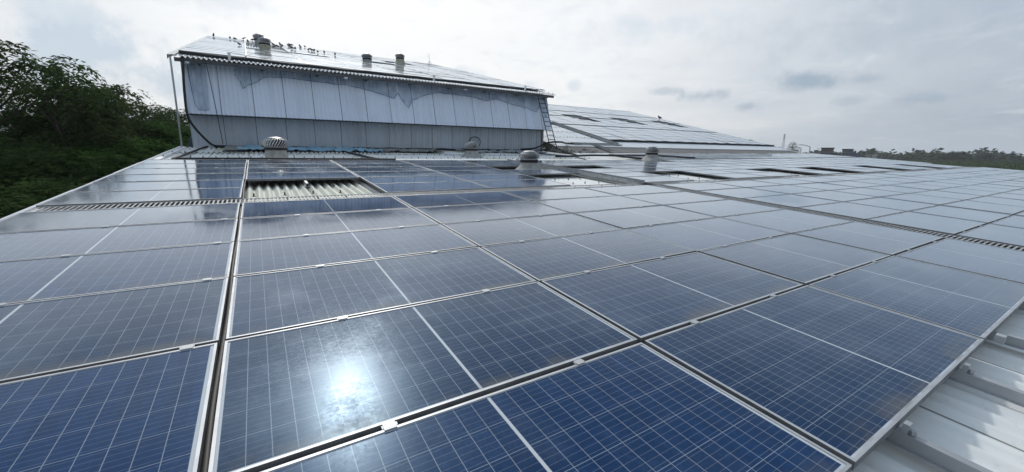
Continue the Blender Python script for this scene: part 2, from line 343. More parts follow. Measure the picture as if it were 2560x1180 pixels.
# white flashing where the two roofs meet, warped
b_ = MB(); n = 90; vs = []
for i in range(n + 1):
    x = 14.5 + (RX1 - 14.5) * i / n
    vs += [P(x, 15.98, -.085 + random.uniform(-.03, .02)), P(x, 16.25, -.03 + random.uniform(-.01, .02)), PF(x, -2.80, -.075)]
b_.add(vs, [(3 * i + k, 3 * i + 3 + k, 3 * i + 4 + k, 3 * i + 1 + k) for i in range(n) for k in (0, 1)]); part(b_.build('valley_flashing', WHITEP, fac))
# barge boards on the two verges
def barge(x, s0, s1, PP, w0, sx, name='barge_board', nseg=8, m=WHITEP):
    b = MB(); ss = np.linspace(s0, s1, nseg + 1)
    for k in range(nseg):
        o0 = -.0 if k % 2 else .004
        ring = lambda s_: [PP(x - sx * .02 - sx * o0, s_, w0 - .22), PP(x - sx * .02 - sx * o0, s_, w0 + .02 + o0), PP(x + sx * .055, s_, w0 + .035 + o0), PP(x + sx * .06, s_, w0 + .005 + o0), PP(x + sx * .15, s_, w0 - .02 + o0)]
        a = ring(ss[k]); c = ring(ss[k + 1] + .03); b.add(a + c, [(i, i + 1, 6 + i, 5 + i) for i in range(4)])
    return part(b.build(name, m, fac))
barge(-2.10, -2.6, 18.6, PL_, -.07, 1, nseg=10)
barge(RX1 + .04, -2.6, 16.8, PL_, -.115, -1, nseg=8)
barge(RX1 + .04, -2.9, 18.3, PF, .02, -1, nseg=8)
b_ = MB()
for k in range(40):                                                    # scalloped verge pieces on the raised roof's left end
    s_ = k * .47; b_.add([PM(-2.02, s_, .02), PM(-1.80, s_, .05), PM(-1.80, s_ + .46, .07), PM(-2.02, s_ + .46, .04), PM(-2.03, s_, -.13), PM(-2.03, s_ + .46, -.11)], [(0, 1, 2, 3), (4, 0, 3, 5)])
part(b_.build('verge_tile', ROOFM, fac))
# outer walls down to the ground
b_ = MB()
def wq(a, b): b_.add([a, b, (b[0], b[1], GZ), (a[0], a[1], GZ)], [(0, 1, 2, 3)], [(0, 0), (9, 0), (9, 7), (0, 7)])
e = lambda u, v: tuple(P(u, v, -.2))
wq(e(-2.0, 18.6), e(-2.0, -2.5)); wq(e(-2.0, -2.5), e(RX1 - .1, -2.5)); wq(e(RX1 - .1, -2.5), e(RX1 - .1, 16.8))
b_.add([(RX1 - .1, 16.6, GZ), tuple(PF(RX1 - .1, -2.8, -.1)), tuple(PF(RX1 - .1, 18.2, -.05)), (RX1 - .1, 56.9, 1.25), (RX1 - .1, 56.9, GZ)], [(0, 1, 2, 3, 4)])
b_.add([(-2.0, 18.5, GZ), (-2.0, 18.5, 1.0), (-2.0, 37, 6.2), (-2.0, 56.9, 1.25), (-2.0, 56.9, GZ)], [(0, 1, 2, 3, 4)])
part(b_.build('outer_wall', OUTW, fac))
# hook bolts along the purlin lines of the roofs
b_ = MB()
def bolt(p, h=.055):
    x, y, z = p; r = .011; b_.lathe([(.024, 0), (.020, .012), (r, .014), (r, h), (0.002, h + .004)], 6, (x, y, z))
for v in (12.9, 14.4, 15.9, 17.2):
    for i in range(110):
        u = -1.987 + .146 * i
        if u < 14.2 and (i % 2 == 0): bolt(P(u + random.uniform(-.01, .01), v + random.uniform(-.08, .08), -.108), random.uniform(.03, .07))
for v in (6.75, 7.35, 8.1):
    for u in list(np.arange(.2, 1.9, .438)) + list(np.arange(6.4, 8.0, .438)) + list(np.arange(10.6, 12.3, .438)) + list(np.arange(16.7, 18.4, .438)): bolt(P(round(u / .146) * .146 - .018, v + random.uniform(-.05, .05), -.133), .05)
for s_ in (-.9, .7, 2.4, 4.2, 6.):
    for i in range(38): bolt(PF(14.45 + .146 * i + random.uniform(-.02, .02), s_ + random.uniform(-.06, .06), .02), .06)
for i in range(56): bolt(PM(-1.7 + i * .292, .25, .03), .05)
for v in (-.6, -1.5):
    for i in range(40): bolt(P(2.2 + .146 * 2 * i - .018, v, -.133), .03)
o = part(b_.build('roof_bolts', simple('rusty_bolts', (.05, .04, .035), .8), fac)); o['kind'] = 'stuff'

# ------------------------------------------------------------------ solar panels
PW_, PH_ = 1.984, .985; PU, PV = 2.0132, 1.01
fb = MB()
def prof(T):                                                            # frame ring: lip, outer face, inner flange
    fw = .012
    o4 = [(0, 0), (PW_, 0), (PW_, PH_), (0, PH_)]; i4 = [(fw, fw), (PW_ - fw, fw), (PW_ - fw, PH_ - fw), (fw, PH_ - fw)]
    v = [(x, y, 0) for x, y in o4] + [(x, y, 0) for x, y in i4] + [(x, y, -.04) for x, y in o4] + [(x, y, -.006) for x, y in i4]
    f = []
    for k in range(4):
        k2 = (k + 1) % 4; f += [(k, k2, 4 + k2, 4 + k), (4 + k, 4 + k2, 12 + k2, 12 + k)]
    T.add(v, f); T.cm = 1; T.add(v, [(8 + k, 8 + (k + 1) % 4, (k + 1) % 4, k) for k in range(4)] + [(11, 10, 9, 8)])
prof(fb); FRAME = fb.mesh('frame', ALU, simple('shade_tinted_frame_side', (.20, .20, .205), .7, .1, .3, 6))  # outer faces coloured darker to stand in for shade between the panels
gb_ = MB(); gb_.add([(.010, .010, -.0045), (PW_ - .010, .010, -.0045), (PW_ - .010, PH_ - .010, -.0045), (.010, PH_ - .010, -.0045)], [(0, 1, 2, 3)]); GL = gb_.mesh('glass', GLASS)
cb = MB(); cb.box(-.024, .024, -.011, .030, .001, .004); cb.box(-.030, .030, .002, .021, -.035, .002); CLAMP = cb.mesh('clamp', ALUD)

specs = []                                                              # (area, corner, ux, uy, label, clampx, bare)
def proj(p):
    c = (np.array(p) - CAM) @ M
    return None if c[2] < .15 else (1280 + F * c[0] / c[2], 590 + F * c[1] / c[2])
def clippx(q): return (min(max(q[0], 0), 2560), min(max(q[1], 0), 1180))
ORD = ['first', 'second', 'third', 'fourth', 'fifth', 'sixth', 'seventh', 'eighth', 'ninth', 'tenth', 'eleventh', 'twelfth', 'thirteenth', 'fourteenth', 'fifteenth', 'sixteenth', 'seventeenth', 'eighteenth', 'nineteenth', 'twentieth', 'twenty-first', 'twenty-second']
def addp(PP, u, v, label, clamps=(), hide=1.0, wj=.004):
    j = [random.uniform(-wj, wj) for _ in range(3)]
    u += random.uniform(-.004, .004); v += random.uniform(-.003, .003)
    p0 = PP(u, v, j[0]); px_ = PP(u + PW_, v, j[1]); py = PP(u, v + PH_, j[2] * .6 + j[0] * .4)
    pts = [proj(PP(u + a, v + b)) for a, b in ((0, 0), (PW_, 0), (PW_, PH_), (0, PH_))]
    ar = 1e6
    if all(q is not None for q in pts):
        c = [clippx(q) for q in pts]; ar = abs(sum(c[i][0] * c[(i + 1) % 4][1] - c[(i + 1) % 4][0] * c[i][1] for i in range(4))) / 2
        if ar < 1 and (max(q[0] for q in pts) < 0 or min(q[0] for q in pts) > 2560 or min(q[1] for q in pts) > 1180): ar = -1
    specs.append((ar * hide, p0, px_, py, label, clamps))
V2 = 6 * PV + .3934
kinds = ('low roof')
for c in range(-1, 4):                                                  # near field, left of the lengthwise tray
    for r in range(6):
        cl_ = (.89, 1.86) if c == -1 else (.57, 1.53) if c == 0 else (.48, 1.45)
        addp(PL_, c * PU + .014, r * PV + .01, 'solar panel before the cross tray, %s column from left verge, %s row from camera' % (ORD[c + 1], ORD[r]), cl_)
    for r in range(6):
        if (c == 0 and r < 2) or (c == 3 and r in (0, 1, 3)): continue
        addp(PL_, c * PU + .014, V2 + r * PV + .01, 'solar panel behind the cross tray, %s column from left verge, %s row past tray' % (ORD[c + 1], ORD[r]), (.48, 1.45) if c < 3 else ())
U3 = 8.47
for c in range(16):
    for r in range(6):
        addp(PL_, U3 + c * PU, r * PV + .01, 'solar panel right of upslope tray, before cross tray, column %s, row %s' % (ORD[c], ORD[r]), (.45, 1.45) if c < 5 else ())
    for r in range(6):
        if r < 2 and c in (1, 4, 6, 9, 12, 15): continue
        if c == 0 and r == 3: continue
        if c == 3 and r == 5: continue
        addp(PL_, U3 + c * PU, V2 + r * PV + .01, 'solar panel right of upslope tray, beyond cross tray, column %s, row %s' % (ORD[c], ORD[r]))
    if c >= 4:
        for r in range(3): addp(PL_, U3 + c * PU, 12.86 + r * PV, 'solar panel in last block below main roof, column %s, row %s' % (ORD[c - 4], ORD[r]))
MONH = {}
for c in range(8):
    for r in range(17):
        if (c == 1 and r in (7, 8, 9, 10, 11, 13)) or (c == 2 and r in (7,)): continue
        if c == 4 and r in (7, 8): continue
        if c == 5 and r in (10, 11): continue
        addp(PM_ := (lambda x, s, w=0.: PM(x, s, w + .13)), -1.76 + c * PU, .95 + r * PV, 'solar panel on raised roof, column %s from left end, row %s from eave' % (ORD[c], ORD[r]), hide=.9, wj=.008)
PFp = lambda x, s, w=0.: PF(x, s, w + .13)
for c in range(10):
    for r in range(16):
        s_ = r * PV + (0 if r < 5 else .33 if r < 9 else .66 if r < 12 else 1.0)
        if (c in (2, 5, 8)) and r in (7, 8, 9): continue
        addp(PFp, 19.93 + c * PU, s_, 'solar panel on steep main roof, column %s, row %s up from its eave' % (ORD[c], ORD[r]), wj=.008)
for c in range(3):                                                      # higher rows reach further left behind the raised part
    for r in range(5, 16):
        s_ = r * PV + (.33 if r < 9 else .66 if r < 12 else 1.0)
        addp(PFp, 19.93 - (c + 1) * PU, s_, 'solar panel on main roof beside raised part, column %s leftwards, row %s' % (ORD[c], ORD[r - 5]), hide=.35, wj=.008)
specs = [s for s in specs if s[0] > 0]
specs.sort(key=lambda s: -s[0])
def frame_of(p0, px_, py):
    ax = (px_ - p0).normalized(); az_ = ax.cross(py - p0).normalized(); ay = az_.cross(ax)
    return Matrix(((ax.x, ay.x, az_.x, p0.x), (ax.y, ay.y, az_.y, p0.y), (ax.z, ay.z, az_.z, p0.z), (0, 0, 0, 1)))
GRP = 'solar panels on the factory roofs'
for i, (ar, p0, px_, py, lab, cl_) in enumerate(specs[:300]):
    e_ = empty('solar_panel', None, mw=frame_of(p0, px_, py)); tag(e_, lab, 'solar panel', GRP)
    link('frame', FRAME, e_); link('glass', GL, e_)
    if ar > 1500:
        for cxx in cl_: c_ = link('clamp', CLAMP, e_); c_.location = (cxx, PH_ - .0, 0)
rest = specs[300:]
mbr = MB(); mbr2 = []
for ar, p0, px_, py, lab, cl_ in rest:
    T = frame_of(p0, px_, py)
    for me, mi in ((FRAME, 0), (GL, 1)):
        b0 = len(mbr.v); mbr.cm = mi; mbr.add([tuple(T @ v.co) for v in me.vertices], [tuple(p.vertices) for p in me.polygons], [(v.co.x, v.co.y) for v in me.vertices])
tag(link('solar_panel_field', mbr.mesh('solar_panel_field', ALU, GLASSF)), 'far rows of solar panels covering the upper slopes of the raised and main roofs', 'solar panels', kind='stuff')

# ------------------------------------------------------------------ mounting rails and cable trays
def rail(u, v0, v1, label, PP=PL_, w=-.04, h=.062):
    b = MB(); n = max(1, int((v1 - v0) / 2))
    for k in range(n):
        a, c = v0 + (v1 - v0) * k / n, v0 + (v1 - v0) * (k + 1) / n
        for (x0, x1, z0, z1) in ((-.021, .021, w - .007, w - .002), (-.021, -.017, w - h, w - .007), (.017, .021, w - h, w - .007), (-.035, .035, w - h - .004, w - h)):
            b.add([PP(u + x, v, z) for v in (a, c) for z in (z0, z1) for x in (x0, x1)], [(0, 2, 3, 1), (4, 5, 7, 6), (0, 1, 5, 4), (2, 6, 7, 3), (0, 4, 6, 2), (1, 3, 7, 5)])
    o = b.build('mounting_rail', ALUD); return tag(o, label, 'mounting rail', 'mounting rails under the panels')
rail(.57, -.6, 6.04, 'grey aluminium rail under the panels right of the wide lengthwise gap')
rail(.98, 8.05, 12.5, 'short grey rail end poking into the nearest roof opening')
rail(1.53, -.6, 6.04, 'grey aluminium rail under the second half of the bottom centre panels')
rail(2.50, -2.3, 12.5, 'grey rail sticking out past the front panels, leftmost and nearest of those over bare roof')
rail(3.46, -2.3, 12.5, 'long grey rail running out over bare roof, second from the nearest corner')
rail(4.42, -.30, 6.0, 'short stub of grey rail ending just past the front panel edge')
rail(5.5, -2.3, 12.5, 'grey rail passing under the right front panels and out of frame')
rail(6.55, -.2, 6.04, 'grey rail under the fourth panel column, left one'); rail(7.55, -.2, 6.04, 'grey rail under the fourth panel column, right one')
bk = MB()
for u in (2.50, 3.46): bk.box(-.020, .020, -.028, -.006, -.045, .002, lambda p, u=u: P(u + p[0], p[1], p[2])); bk.lathe([(.013, 0), (.013, .02)], 6, tuple(P(u, -.04, -.04)), True)
bk.box(-.03, .03, -.055, -.012, -.045, .004, lambda p: P(4.2 + p[0], p[1], p[2]))
tag(bk.build('end_clamps', ALUD), 'small grey end clamps gripping the front panel edge on the rails', 'clamps', kind='stuff')

def tray(PP, a0, a1, b0, b1, label, across=False, w=0., side=.05, pitch=.05, group='perforated cable trays'):
    """tray along first axis (or second when across); base plate with slots, two side rails"""
    e_ = empty('cable_tray', tuple(PP(a0, b0, w) if not across else PP(b0, a0, w)))
    tag(e_, label, 'cable tray', group); bpy.context.view_layer.update()
    TT = (lambda a, b, z: PP(a, b, z)) if not across else (lambda a, b, z: PP(b, a, z))
    inv = e_.matrix_world.inverted()
    L = a1 - a0; n = max(1, int(L / 3))
    s_ = MB()
    for k in range(n):
        x0, x1 = a0 + L * k / n, a0 + L * (k + 1) / n
        for bb, t0, t1 in ((b0, w - .012, w + side), (b1, w - .012, w + side)):
            s_.add([inv @ TT(a, bb + d, z) for a in (x0, x1) for d in (0, .012) for z in (t0, t1)], [(0, 1, 3, 2), (4, 6, 7, 5), (0, 4, 5, 1), (2, 3, 7, 6), (1, 5, 7, 3), (0, 2, 6, 4)])
    s_.build('side_rail', TRAY, e_)
    r_ = MB(); m = int(L / pitch)
    for k in range(m):
        x0 = a0 + L * k / m; x1 = x0 + pitch * .42
        r_.add([inv @ TT(a, b, w) for a, b in ((x0, b0 + .012), (x1, b0 + .012), (x1, b1), (x0, b1))], [(0, 1, 2, 3)])
    r_.build('slotted_base', TRAY, e_)
    u_ = MB(); 
    for k in range(n):
        x0, x1 = a0 + L * k / n, a0 + L * (k + 1) / n
        u_.add([inv @ TT(a, b, w - .03) for a, b in ((x0, b0 + .05), (x1, b0 + .05), (x1, b1 - .05), (x0, b1 - .05))], [(0, 1, 2, 3)])
    u_.build('cables', simple('grey_cable', (.10, .10, .10), .6), e_) if False else u_.build('cables', GCAB, e_)
tray(PL_, -1.98, 8.02, 6 * PV + .05, V2 - .04, 'long perforated cable tray crossing the roof behind the sixth panel row', w=-.014, side=.004)
tray(PL_, 8.46, RX1 - .3, 6 * PV + .05, V2 - .04, 'perforated cable tray continuing towards the far right roof edge', w=-.014, side=.004)
tray(PL_, 0.02, 6 * PV, 8.075, 8.42, 'perforated cable tray running up the slope between left and right panel fields', True, w=-.014, side=.004)
tray(PL_, V2, 12.5, 8.02, 8.40, 'grey cable tray with tall sides climbing past the white turbine vent', True, w=-.03, side=.075, pitch=.09)
tray(PL_, 12.55, 12.8, 0, 0, '', True) if False else None
tray(PL_, 14.6, RX1 - .5, 12.50, 12.80, 'cable tray in the gap before the last panel block', w=-.04, side=.03, pitch=.12)
tray(PF, -1.2, 5.9, 19.30, 19.62, 'wide grey cable tray sloping down the bare part of the main roof', True, w=.10, side=.07, pitch=.11)
tray(PF, -2.9, -1.25, 17.3, 17.55, 'short grey cable tray crossing the old grey eave sheets', True, w=.06, side=.06, pitch=.11)
tray(PF, 15.9, 19.9, -1.30, -1.02, 'flat grey cable tray lying along the main roof eave', w=.05, side=.05, pitch=.11)
for s_ in (5.06, 9.44, 12.79): tray(PFp, 17.5 if s_ > 6 else 19.9, 40.1, s_, s_ + .30, {5.06: 'cable tray across the main roof, lowest of three', 9.44: 'cable tray across the main roof, middle of three', 12.79: 'cable tray across the main roof, topmost of three'}[s_], w=-.03, side=.04, pitch=.3)

# ------------------------------------------------------------------ turbine ventilators
def ventilator(p, label, hr=.29, base='cone', bh=.28, tilt=(0, 0), mbase=FIBRE, hh=.26, turn=0.):
    e_ = empty('turbine_ventilator', tuple(p), turn); e_.rotation_euler = (tilt[0], tilt[1], turn)
    tag(e_, label, 'roof ventilator', 'turbine ventilators on the roofs')
    b = MB()
    if base == 'cone':
        b.lathe([(hr * 1.85, -.03), (hr * 1.62, .03), (hr * 1.30, bh * .30), (hr * 1.06, bh * .52), (hr * .90, bh * .8), (hr * .84, bh)], 28)
        b.box(-hr * 1.7, hr * 1.7, -hr * 1.9, hr * 1.9, -.075, -.05)
    else:
        b.lathe([(hr * 1.0, -.35), (hr * .95, -.1), (hr * .86, bh * .9), (hr * .84, bh)], 28); b.box(-hr * 1.4, hr * 1.4, -hr * 1.6, hr * 1.6, -.10, -.07)
    b.build('base', mbase, e_, True)
    c = MB(); c.lathe([(hr * .84, bh - .015), (hr * .93, bh - .03), (hr * .93, bh + .05), (hr * .80, bh + .055), (hr * .80, bh + .02)], 28); c.build('collar', DARKIN, e_, True)
    z0 = bh + .05; d = MB(); d.lathe([(hr * .66, z0), (hr * .80, z0 + hh * .35), (hr * .72, z0 + hh * .8), (hr * .3, z0 + hh * .96)], 20); d.build('inner_drum', DARKIN, e_, True)
    v = MB(); nv = 27
    for k in range(nv):
        vs = []; m = 8
        for j in range(m + 1):
            t = j / m; z = z0 + hh * (.02 + .95 * t)
            rr = hr * (.80 + .24 * math.sin(math.pi * min(1, t * 1.02)) ** .8) * (1 - .52 * max(0, t - .72) ** 1.3 / .28 ** 1.3 * 1.0)
            a = 2 * math.pi * k / nv + .5 * t
            wd = 2 * math.pi / nv * .47
            for da, dr in ((-.0, .0), (wd * .55, hr * .02), (wd, -hr * .075)):
                vs.append(((rr + dr) * math.cos(a + da), (rr + dr) * math.sin(a + da), z))
        v.add(vs, [(3 * j + q, 3 * j + q + 1, 3 * j + 4 + q, 3 * j + 3 + q) for j in range(m) for q in (0, 1)])
    v.lathe([(hr * .88, z0 - .002), (hr * .92, z0 + .018), (hr * .82, z0 + .02)], 28)
    v_ = v.build('vanes', STEEL, e_, True)
    k_ = MB(); k_.lathe([(hr * .62, z0 + hh * .93), (hr * .5, z0 + hh * 1.0), (hr * .2, z0 + hh * 1.05), (.004, z0 + hh * 1.06)], 24); k_.build('cap', STEEL, v_, True)
    return e_
ventilator(P(.73, 14.2, -.13), 'large steel turbine vent on plain grey base in front of the blue tarpaulin', .345, 'tall', .30, hh=.30, turn=.3)
ventilator(P(7.95, 15.3, -.12), 'small steel turbine vent on flared base near the right of the raised wall', .285, 'cone', .30, hh=.27)
ventilator(P(7.28, 9.95, -.12), 'steel turbine vent on wide pale flared base among the nearest openings', .30, 'cone', .31, hh=.26, turn=.2)
ventilator(P(15.75, 12.35, -.05), 'steel turbine vent standing right of the others above the far panels', .30, 'cone', .32, hh=.28, tilt=(0, .03))
ventilator(PM(1.13, 8.9, 0), 'front of the two overlapping turbine vents on the raised roof', .30, 'tall', .36, hh=.30, tilt=(0, .02), mbase=YFIBRE)
ventilator(PM(1.02, 13.1, 0), 'rear turbine vent half hidden behind another on the raised roof', .30, 'tall', .42, hh=.30, tilt=(0, -.04))
ventilator(PM(6.40, 8.5, 0), 'steel turbine vent on pale base in the middle of the raised roof', .29, 'tall', .27, hh=.26)
ventilator(PM(9.45, 12.0, 0), 'turbine vent with yellowed flared base, rightmost on the raised roof', .31, 'cone', .42, hh=.28, mbase=YFIBRE)

# ------------------------------------------------------------------ ladder, pipe, lamps, rod, cables
def lad():
    e_ = empty('ladder', (13.95, 17.25, 1.35)); tag(e_, 'dark steel ladder leaning against the right end of the blue wall', 'ladder')
    A = [Vector((13.66, 17.30, 1.30)), Vector((14.08, 17.26, 1.28))]; B = [Vector((13.14, 17.90, 4.10)), Vector((13.52, 17.90, 4.12))]
    inv = Matrix.Translation(-Vector((13.95, 17.25, 1.35)))
    for k in (0, 1): b = MB(); b.tube([inv @ A[k], inv @ B[k]], .025, 6); b.build('rail', RUSTY, e_)
    for i in range(11):
        t = .09 + i * .083; b = MB(); b.tube([inv @ A[0].lerp(B[0], t), inv @ A[1].lerp(B[1], t)], .019, 6); b.build('rung', RUSTY, e_)
    b = MB(); b.tube([inv @ B[0], inv @ (B[0] + Vector((-.06, .1, .28))), inv @ (B[0] + Vector((-.02, .5, .30)))], .013, 6); b.build('grab_hook', ALUD, e_)
    b = MB(); b.tube([inv @ B[1], inv @ (B[1] + Vector((-.03, .1, .28))), inv @ (B[1] + Vector((.0, .5, .30)))], .013, 6); b.build('grab_hook', ALUD, e_)
lad()
def cable(name, pts, r, label, cat='cable', m=BLACK, sub=3, wig=.0, group=None, n=6):
    pts = [Vector(p) for p in pts]; out = []
    for i in range(len(pts) - 1):
        p0, p1, p2, p3 = pts[max(i - 1, 0)], pts[i], pts[i + 1], pts[min(i + 2, len(pts) - 1)]
        for k in range(sub):
            t = k / sub; q = .5 * ((2 * p1) + (p2 - p0) * t + (2 * p0 - 5 * p1 + 4 * p2 - p3) * t * t + (3 * p1 - p0 - 3 * p2 + p3) * t ** 3)
            out.append(q + Vector((random.uniform(-wig, wig), random.uniform(-wig, wig), abs(random.uniform(-wig, wig)) * .7)))
    out.append(pts[-1]); b = MB(); b.tube(out, r, n); return tag(b.build(name, m, smooth=True), label, cat, group)
cable('cable', [P(-.01 + .006 * math.sin(v * 3), v, -.085) for v in np.arange(-.5, 12.6, .5)], .024, 'black cable lying in the wide lengthwise gap between the left panel columns', group='black cables on the roof')
cable('cable', [P(PU + .002 + .005 * math.sin(v * 2), v, -.085) for v in np.arange(-.5, 6.0, .5)], .020, 'black cable run added to darken the gap right of the bottom centre panels', group='black cables on the roof')  # extra run added so that this gap reads dark
b_ = MB(); b_.tube([(-1.93, 17.86, 4.12), (-1.955, 17.86, 2.8), (-1.99, 17.88, 1.16)], .028, 8); tag(b_.build('downpipe', simple('pvc', (.42, .42, .41), .5, 0, .2, 3), smooth=True), 'thin grey pipe standing from roof to eave at the left end', 'pipe')
cable('conduit', [(-1.60, 17.92, 4.12), (-1.66, 17.90, 3.5), (-1.70, 17.90, 2.85), (-1.71, 17.90, 2.3), (-1.64, 17.95, 2.0), (-1.50, 18.05, 1.72), (-1.33, 18.2, 1.46), (-1.17, 18.3, 1.27), (-1.0, 18.3, 1.2)], .042, 'thick black conduit curving down the left end of the blue wall', 'conduit')
cable('cable', [P(-1.3, 18.2, -.04), P(-1.42, 17.2, -.05), P(-1.5, 15.4, -.05), P(-1.62, 13.6, -.05), P(-1.58, 12.95, -.03), P(-1.2, 12.72, .0), P(0, 12.64, .012), P(1.5, 12.64, .01), P(3.0, 12.63, .012), P(3.95, 12.62, .005)], .034, 'black cable looping from the wall down to the top panel row', group='black cables on the roof')
cable('cable', [P(3.06, 15.9, -.02), P(3.4, 14.4, -.05), P(3.65, 12.8, -.04)], .045, 'straight black cable bundle on bare roof right of the tarpaulin', group='black cables on the roof')
cable('cable', [Vector((x, 18.40 - .03 * math.sin(x * 3), 1.19 + .012 * math.sin(x * 5) + .0 * x)) for x in np.arange(-1.1, 14.2, .5)], .052, 'thick black cable bundle lying along the foot of the raised wall', wig=.008, group='black cables on the roof')
cable('cable', [P(9.8, 18.1, 0), P(11.2, 17.9, -.02), P(12.3, 16.5, -.05), P(12.9, 15.2, -.04)], .022, 'thin black cable leaving the wall foot towards a turbine vent', group='black cables on the roof')
cable('cable', [P(11.9, 14.6, -.03), P(13.2, 14.7, -.02), P(14.6, 14.9, 0), P(16.6, 14.8, -.02), P(18.5, 14.65, .0), P(19.5, 14.0, .0), P(20.3, 13.2, 0)], .05, 'black cable bundle crossing bare roof right of the raised wall', wig=.012, group='black cables on the roof')
cable('cable', [P(13.0, 14.4, -.05), P(12.6, 13.4, -.05), P(12.1, 12.7, -.05)], .026, 'short black cable running down to the last near panel row', group='black cables on the roof')
cable('cable', [(12.4, 18.3, 1.25), (13.1, 17.9, 1.33), (13.6, 17.45, 1.62), (14.4, 17.3, 1.66), tuple(PF(15.4, -1.25, .08)), tuple(PF(16.6, -1.2, .08))], .045, 'black cable rising by the ladder foot and onto the main roof', group='black cables on the roof')
cable('cable', [PFp(x, -.09, -.04 + .015 * math.sin(x * 4)) for x in np.arange(19.9, 41, .5)], .075, 'long black cable bundle under the lowest panels of the main roof', wig=.01, group='black cables on the roof')
cable('cable', [PM(x, .62 + .035 * math.sin(x * 1.7), .07 + .015 * math.sin(x * 3)) for x in np.arange(-1.75, 13.6, .45)], .065, 'thick black cable bundle following the eave of the raised roof', wig=.008, group='black cables on the roof')
cable('hose_coil', [(9.62 + .34 * math.cos(a), 18.36 - .1 * math.sin(a / 2), 1.56 + .27 * math.sin(a)) for a in np.linspace(-1.2, 5.4, 16)], .022, 'coil of black hose hanging at the foot of the blue wall', 'hose')
cable('cord', [(-.98, 17.9, 4.12), (-.93, 17.96, 3.4), (-.86, 17.9, 2.35), (-.82, 18.2, 1.3)], .012, 'thin dark cord hanging in front of the wall left end', 'cord')
for x0, lb in ((-.28, 'small white post on the raised eave, left'), (7.5, 'small white post on the raised eave, middle'), (12.55, 'small white post on the raised eave near the ladder')):
    b_ = MB(); b_.box(-.045, .045, -.02, .02, 0, .26, lambda p: PM(x0 + p[0], .28 + p[1], p[2])); b_.box(-.06, .16, -.03, .03, .26, .275, lambda p: PM(x0 + p[0], .28 + p[1], p[2])); tag(b_.build('lightning_strip_post', WHITEP), lb, 'post', 'white posts along the raised eave')
cable('lightning_strip', [PM(-.25, .3, .28), PM(.3, .9, .2), PM(.9, 1.2, .16)], .012, 'thin metal strip running from the left white post', 'strip', ALUD)
for x0, lb in ((-1.53, 'small round lamp under the eave at the far left'), (3.62, 'small round lamp under the eave above the wall middle'), (9.0, 'small round lamp under the eave towards the right')):
    b_ = MB(); b_.lathe([(.085, 0), (.09, -.02), (.075, -.05), (.03, -.065), (.002, -.066)], 14, (x0, 18.02, 4.03)); b_.box(x0 - .02, x0 + .02, 18.0, 18.04, 4.02, 4.12); tag(b_.build('eave_lamp', WHITEP, smooth=True), lb, 'lamp', 'lamps under the raised eave')
b_ = MB(); b_.tube([PM(14.05, 18.6, .05), PM(14.0, 18.6, 0.2) + Vector((0, 0, .75))], .012, 5)
for a in (0, 2.1, 4.2): b_.tube([PM(14.04, 18.6, .30), PM(14.04 + .3 * math.cos(a), 18.6 + .3 * math.sin(a), .05)], .012, 5)
tag(b_.build('lightning_rod', RUSTY), 'thin lightning rod on a small tripod at the right ridge end', 'lightning rod')
b_ = MB(); b_.tube([PM(0.22, .8, .16), PM(.24, 13.5, .16), PM(.25, 18.4, .2)], .03, 6)
tag(b_.build('metal_strip', ALUD), 'dark vertical strip between the first two panel columns on the raised roof', 'strip')
for s_, lb in ((13.9, 'dark beam across the upper gap in the raised panels'), (8.0, 'dark beam across the lower gap in the raised panels')):
    b_ = MB(); b_.box(.25, 2.35 if s_ < 10 else 2.25, -.06, .06, .05, .15, lambda p: PM(p[0], s_ + p[1] + .1, p[2])); tag(b_.build('gap_beam', TRAY), lb, 'beam', 'beams in the panel gaps')

# blue netting under the eave, with its rope edge
nm, nt, nb = mat('blue_netting'); nb.inputs['Base Color'].default_value = (.03, .13, .26, 1); nb.inputs['Roughness'].default_value = .8
tr = nt.n.new('ShaderNodeBsdfTransparent'); mx = nt.n.new('ShaderNodeMixShader'); oc = nt.n.new('ShaderNodeTexCoord').outputs['Object']
nt.l.new(nt.ss(nt.noise(oc, 2.2, 5, .65), .3, .75, .12, .36), mx.inputs[0]); nt.l.new(tr.outputs[0], mx.inputs[1]); nt.l.new(nb.outputs[0], mx.inputs[2])
nt.l.new(mx.outputs[0], nt.n['Material Output'].inputs[0])
ROPE = simple('blue_rope', (.06, .12, .20), .8)
def net(edge, label, top=1.86):
    e_ = empty('netting', tuple(SK(edge[0][0], 1.8, .1))); tag(e_, label, 'netting', 'torn blue netting on the wall'); inv = e_.matrix_basis.inverted()
    z0, z1 = 2.33, 4.20; pts = []
    for (x, z), (x2, z2) in zip(edge[:-1], edge[1:]):
        for k in range(4):
            t = k / 4; pts.append((x + (x2 - x) * t, z + (z2 - z) * t + random.uniform(-.015, .015)))
    pts.append(edge[-1]); b = MB(); vs = []
    for i, (x, z) in enumerate(pts):
        s_ = (z - z0) / (z1 - z0) * 1.94
        for k in range(5):
            q = s_ + (top - s_) * k / 4; vs.append(inv @ SK(x + .02 * math.sin(i * .9 + k), q, .05 + .022 * math.sin(i * 1.3 + k * .8)))
    b.add(vs, [(5 * i + k, 5 * i + 5 + k, 5 * i + 6 + k, 5 * i + 1 + k) for i in range(len(pts) - 1) for k in range(4)])
    b.build('mesh', nm, e_)
    r = MB(); r.tube([inv @ SK(x, (z - z0) / (z1 - z0) * 1.94, .06) for x, z in pts], [random.uniform(.004, .013) for _ in pts], 5); r.build('edge_rope', ROPE, e_)
net([(-1.56, 3.9), (-1.52, 3.27), (-1.46, 2.6), (-1.36, 2.42), (-1.2, 2.44), (-1.06, 2.47), (-1.00, 2.42), (-.99, 2.85)][:6], 'torn blue netting hanging down at the left end of the wall')
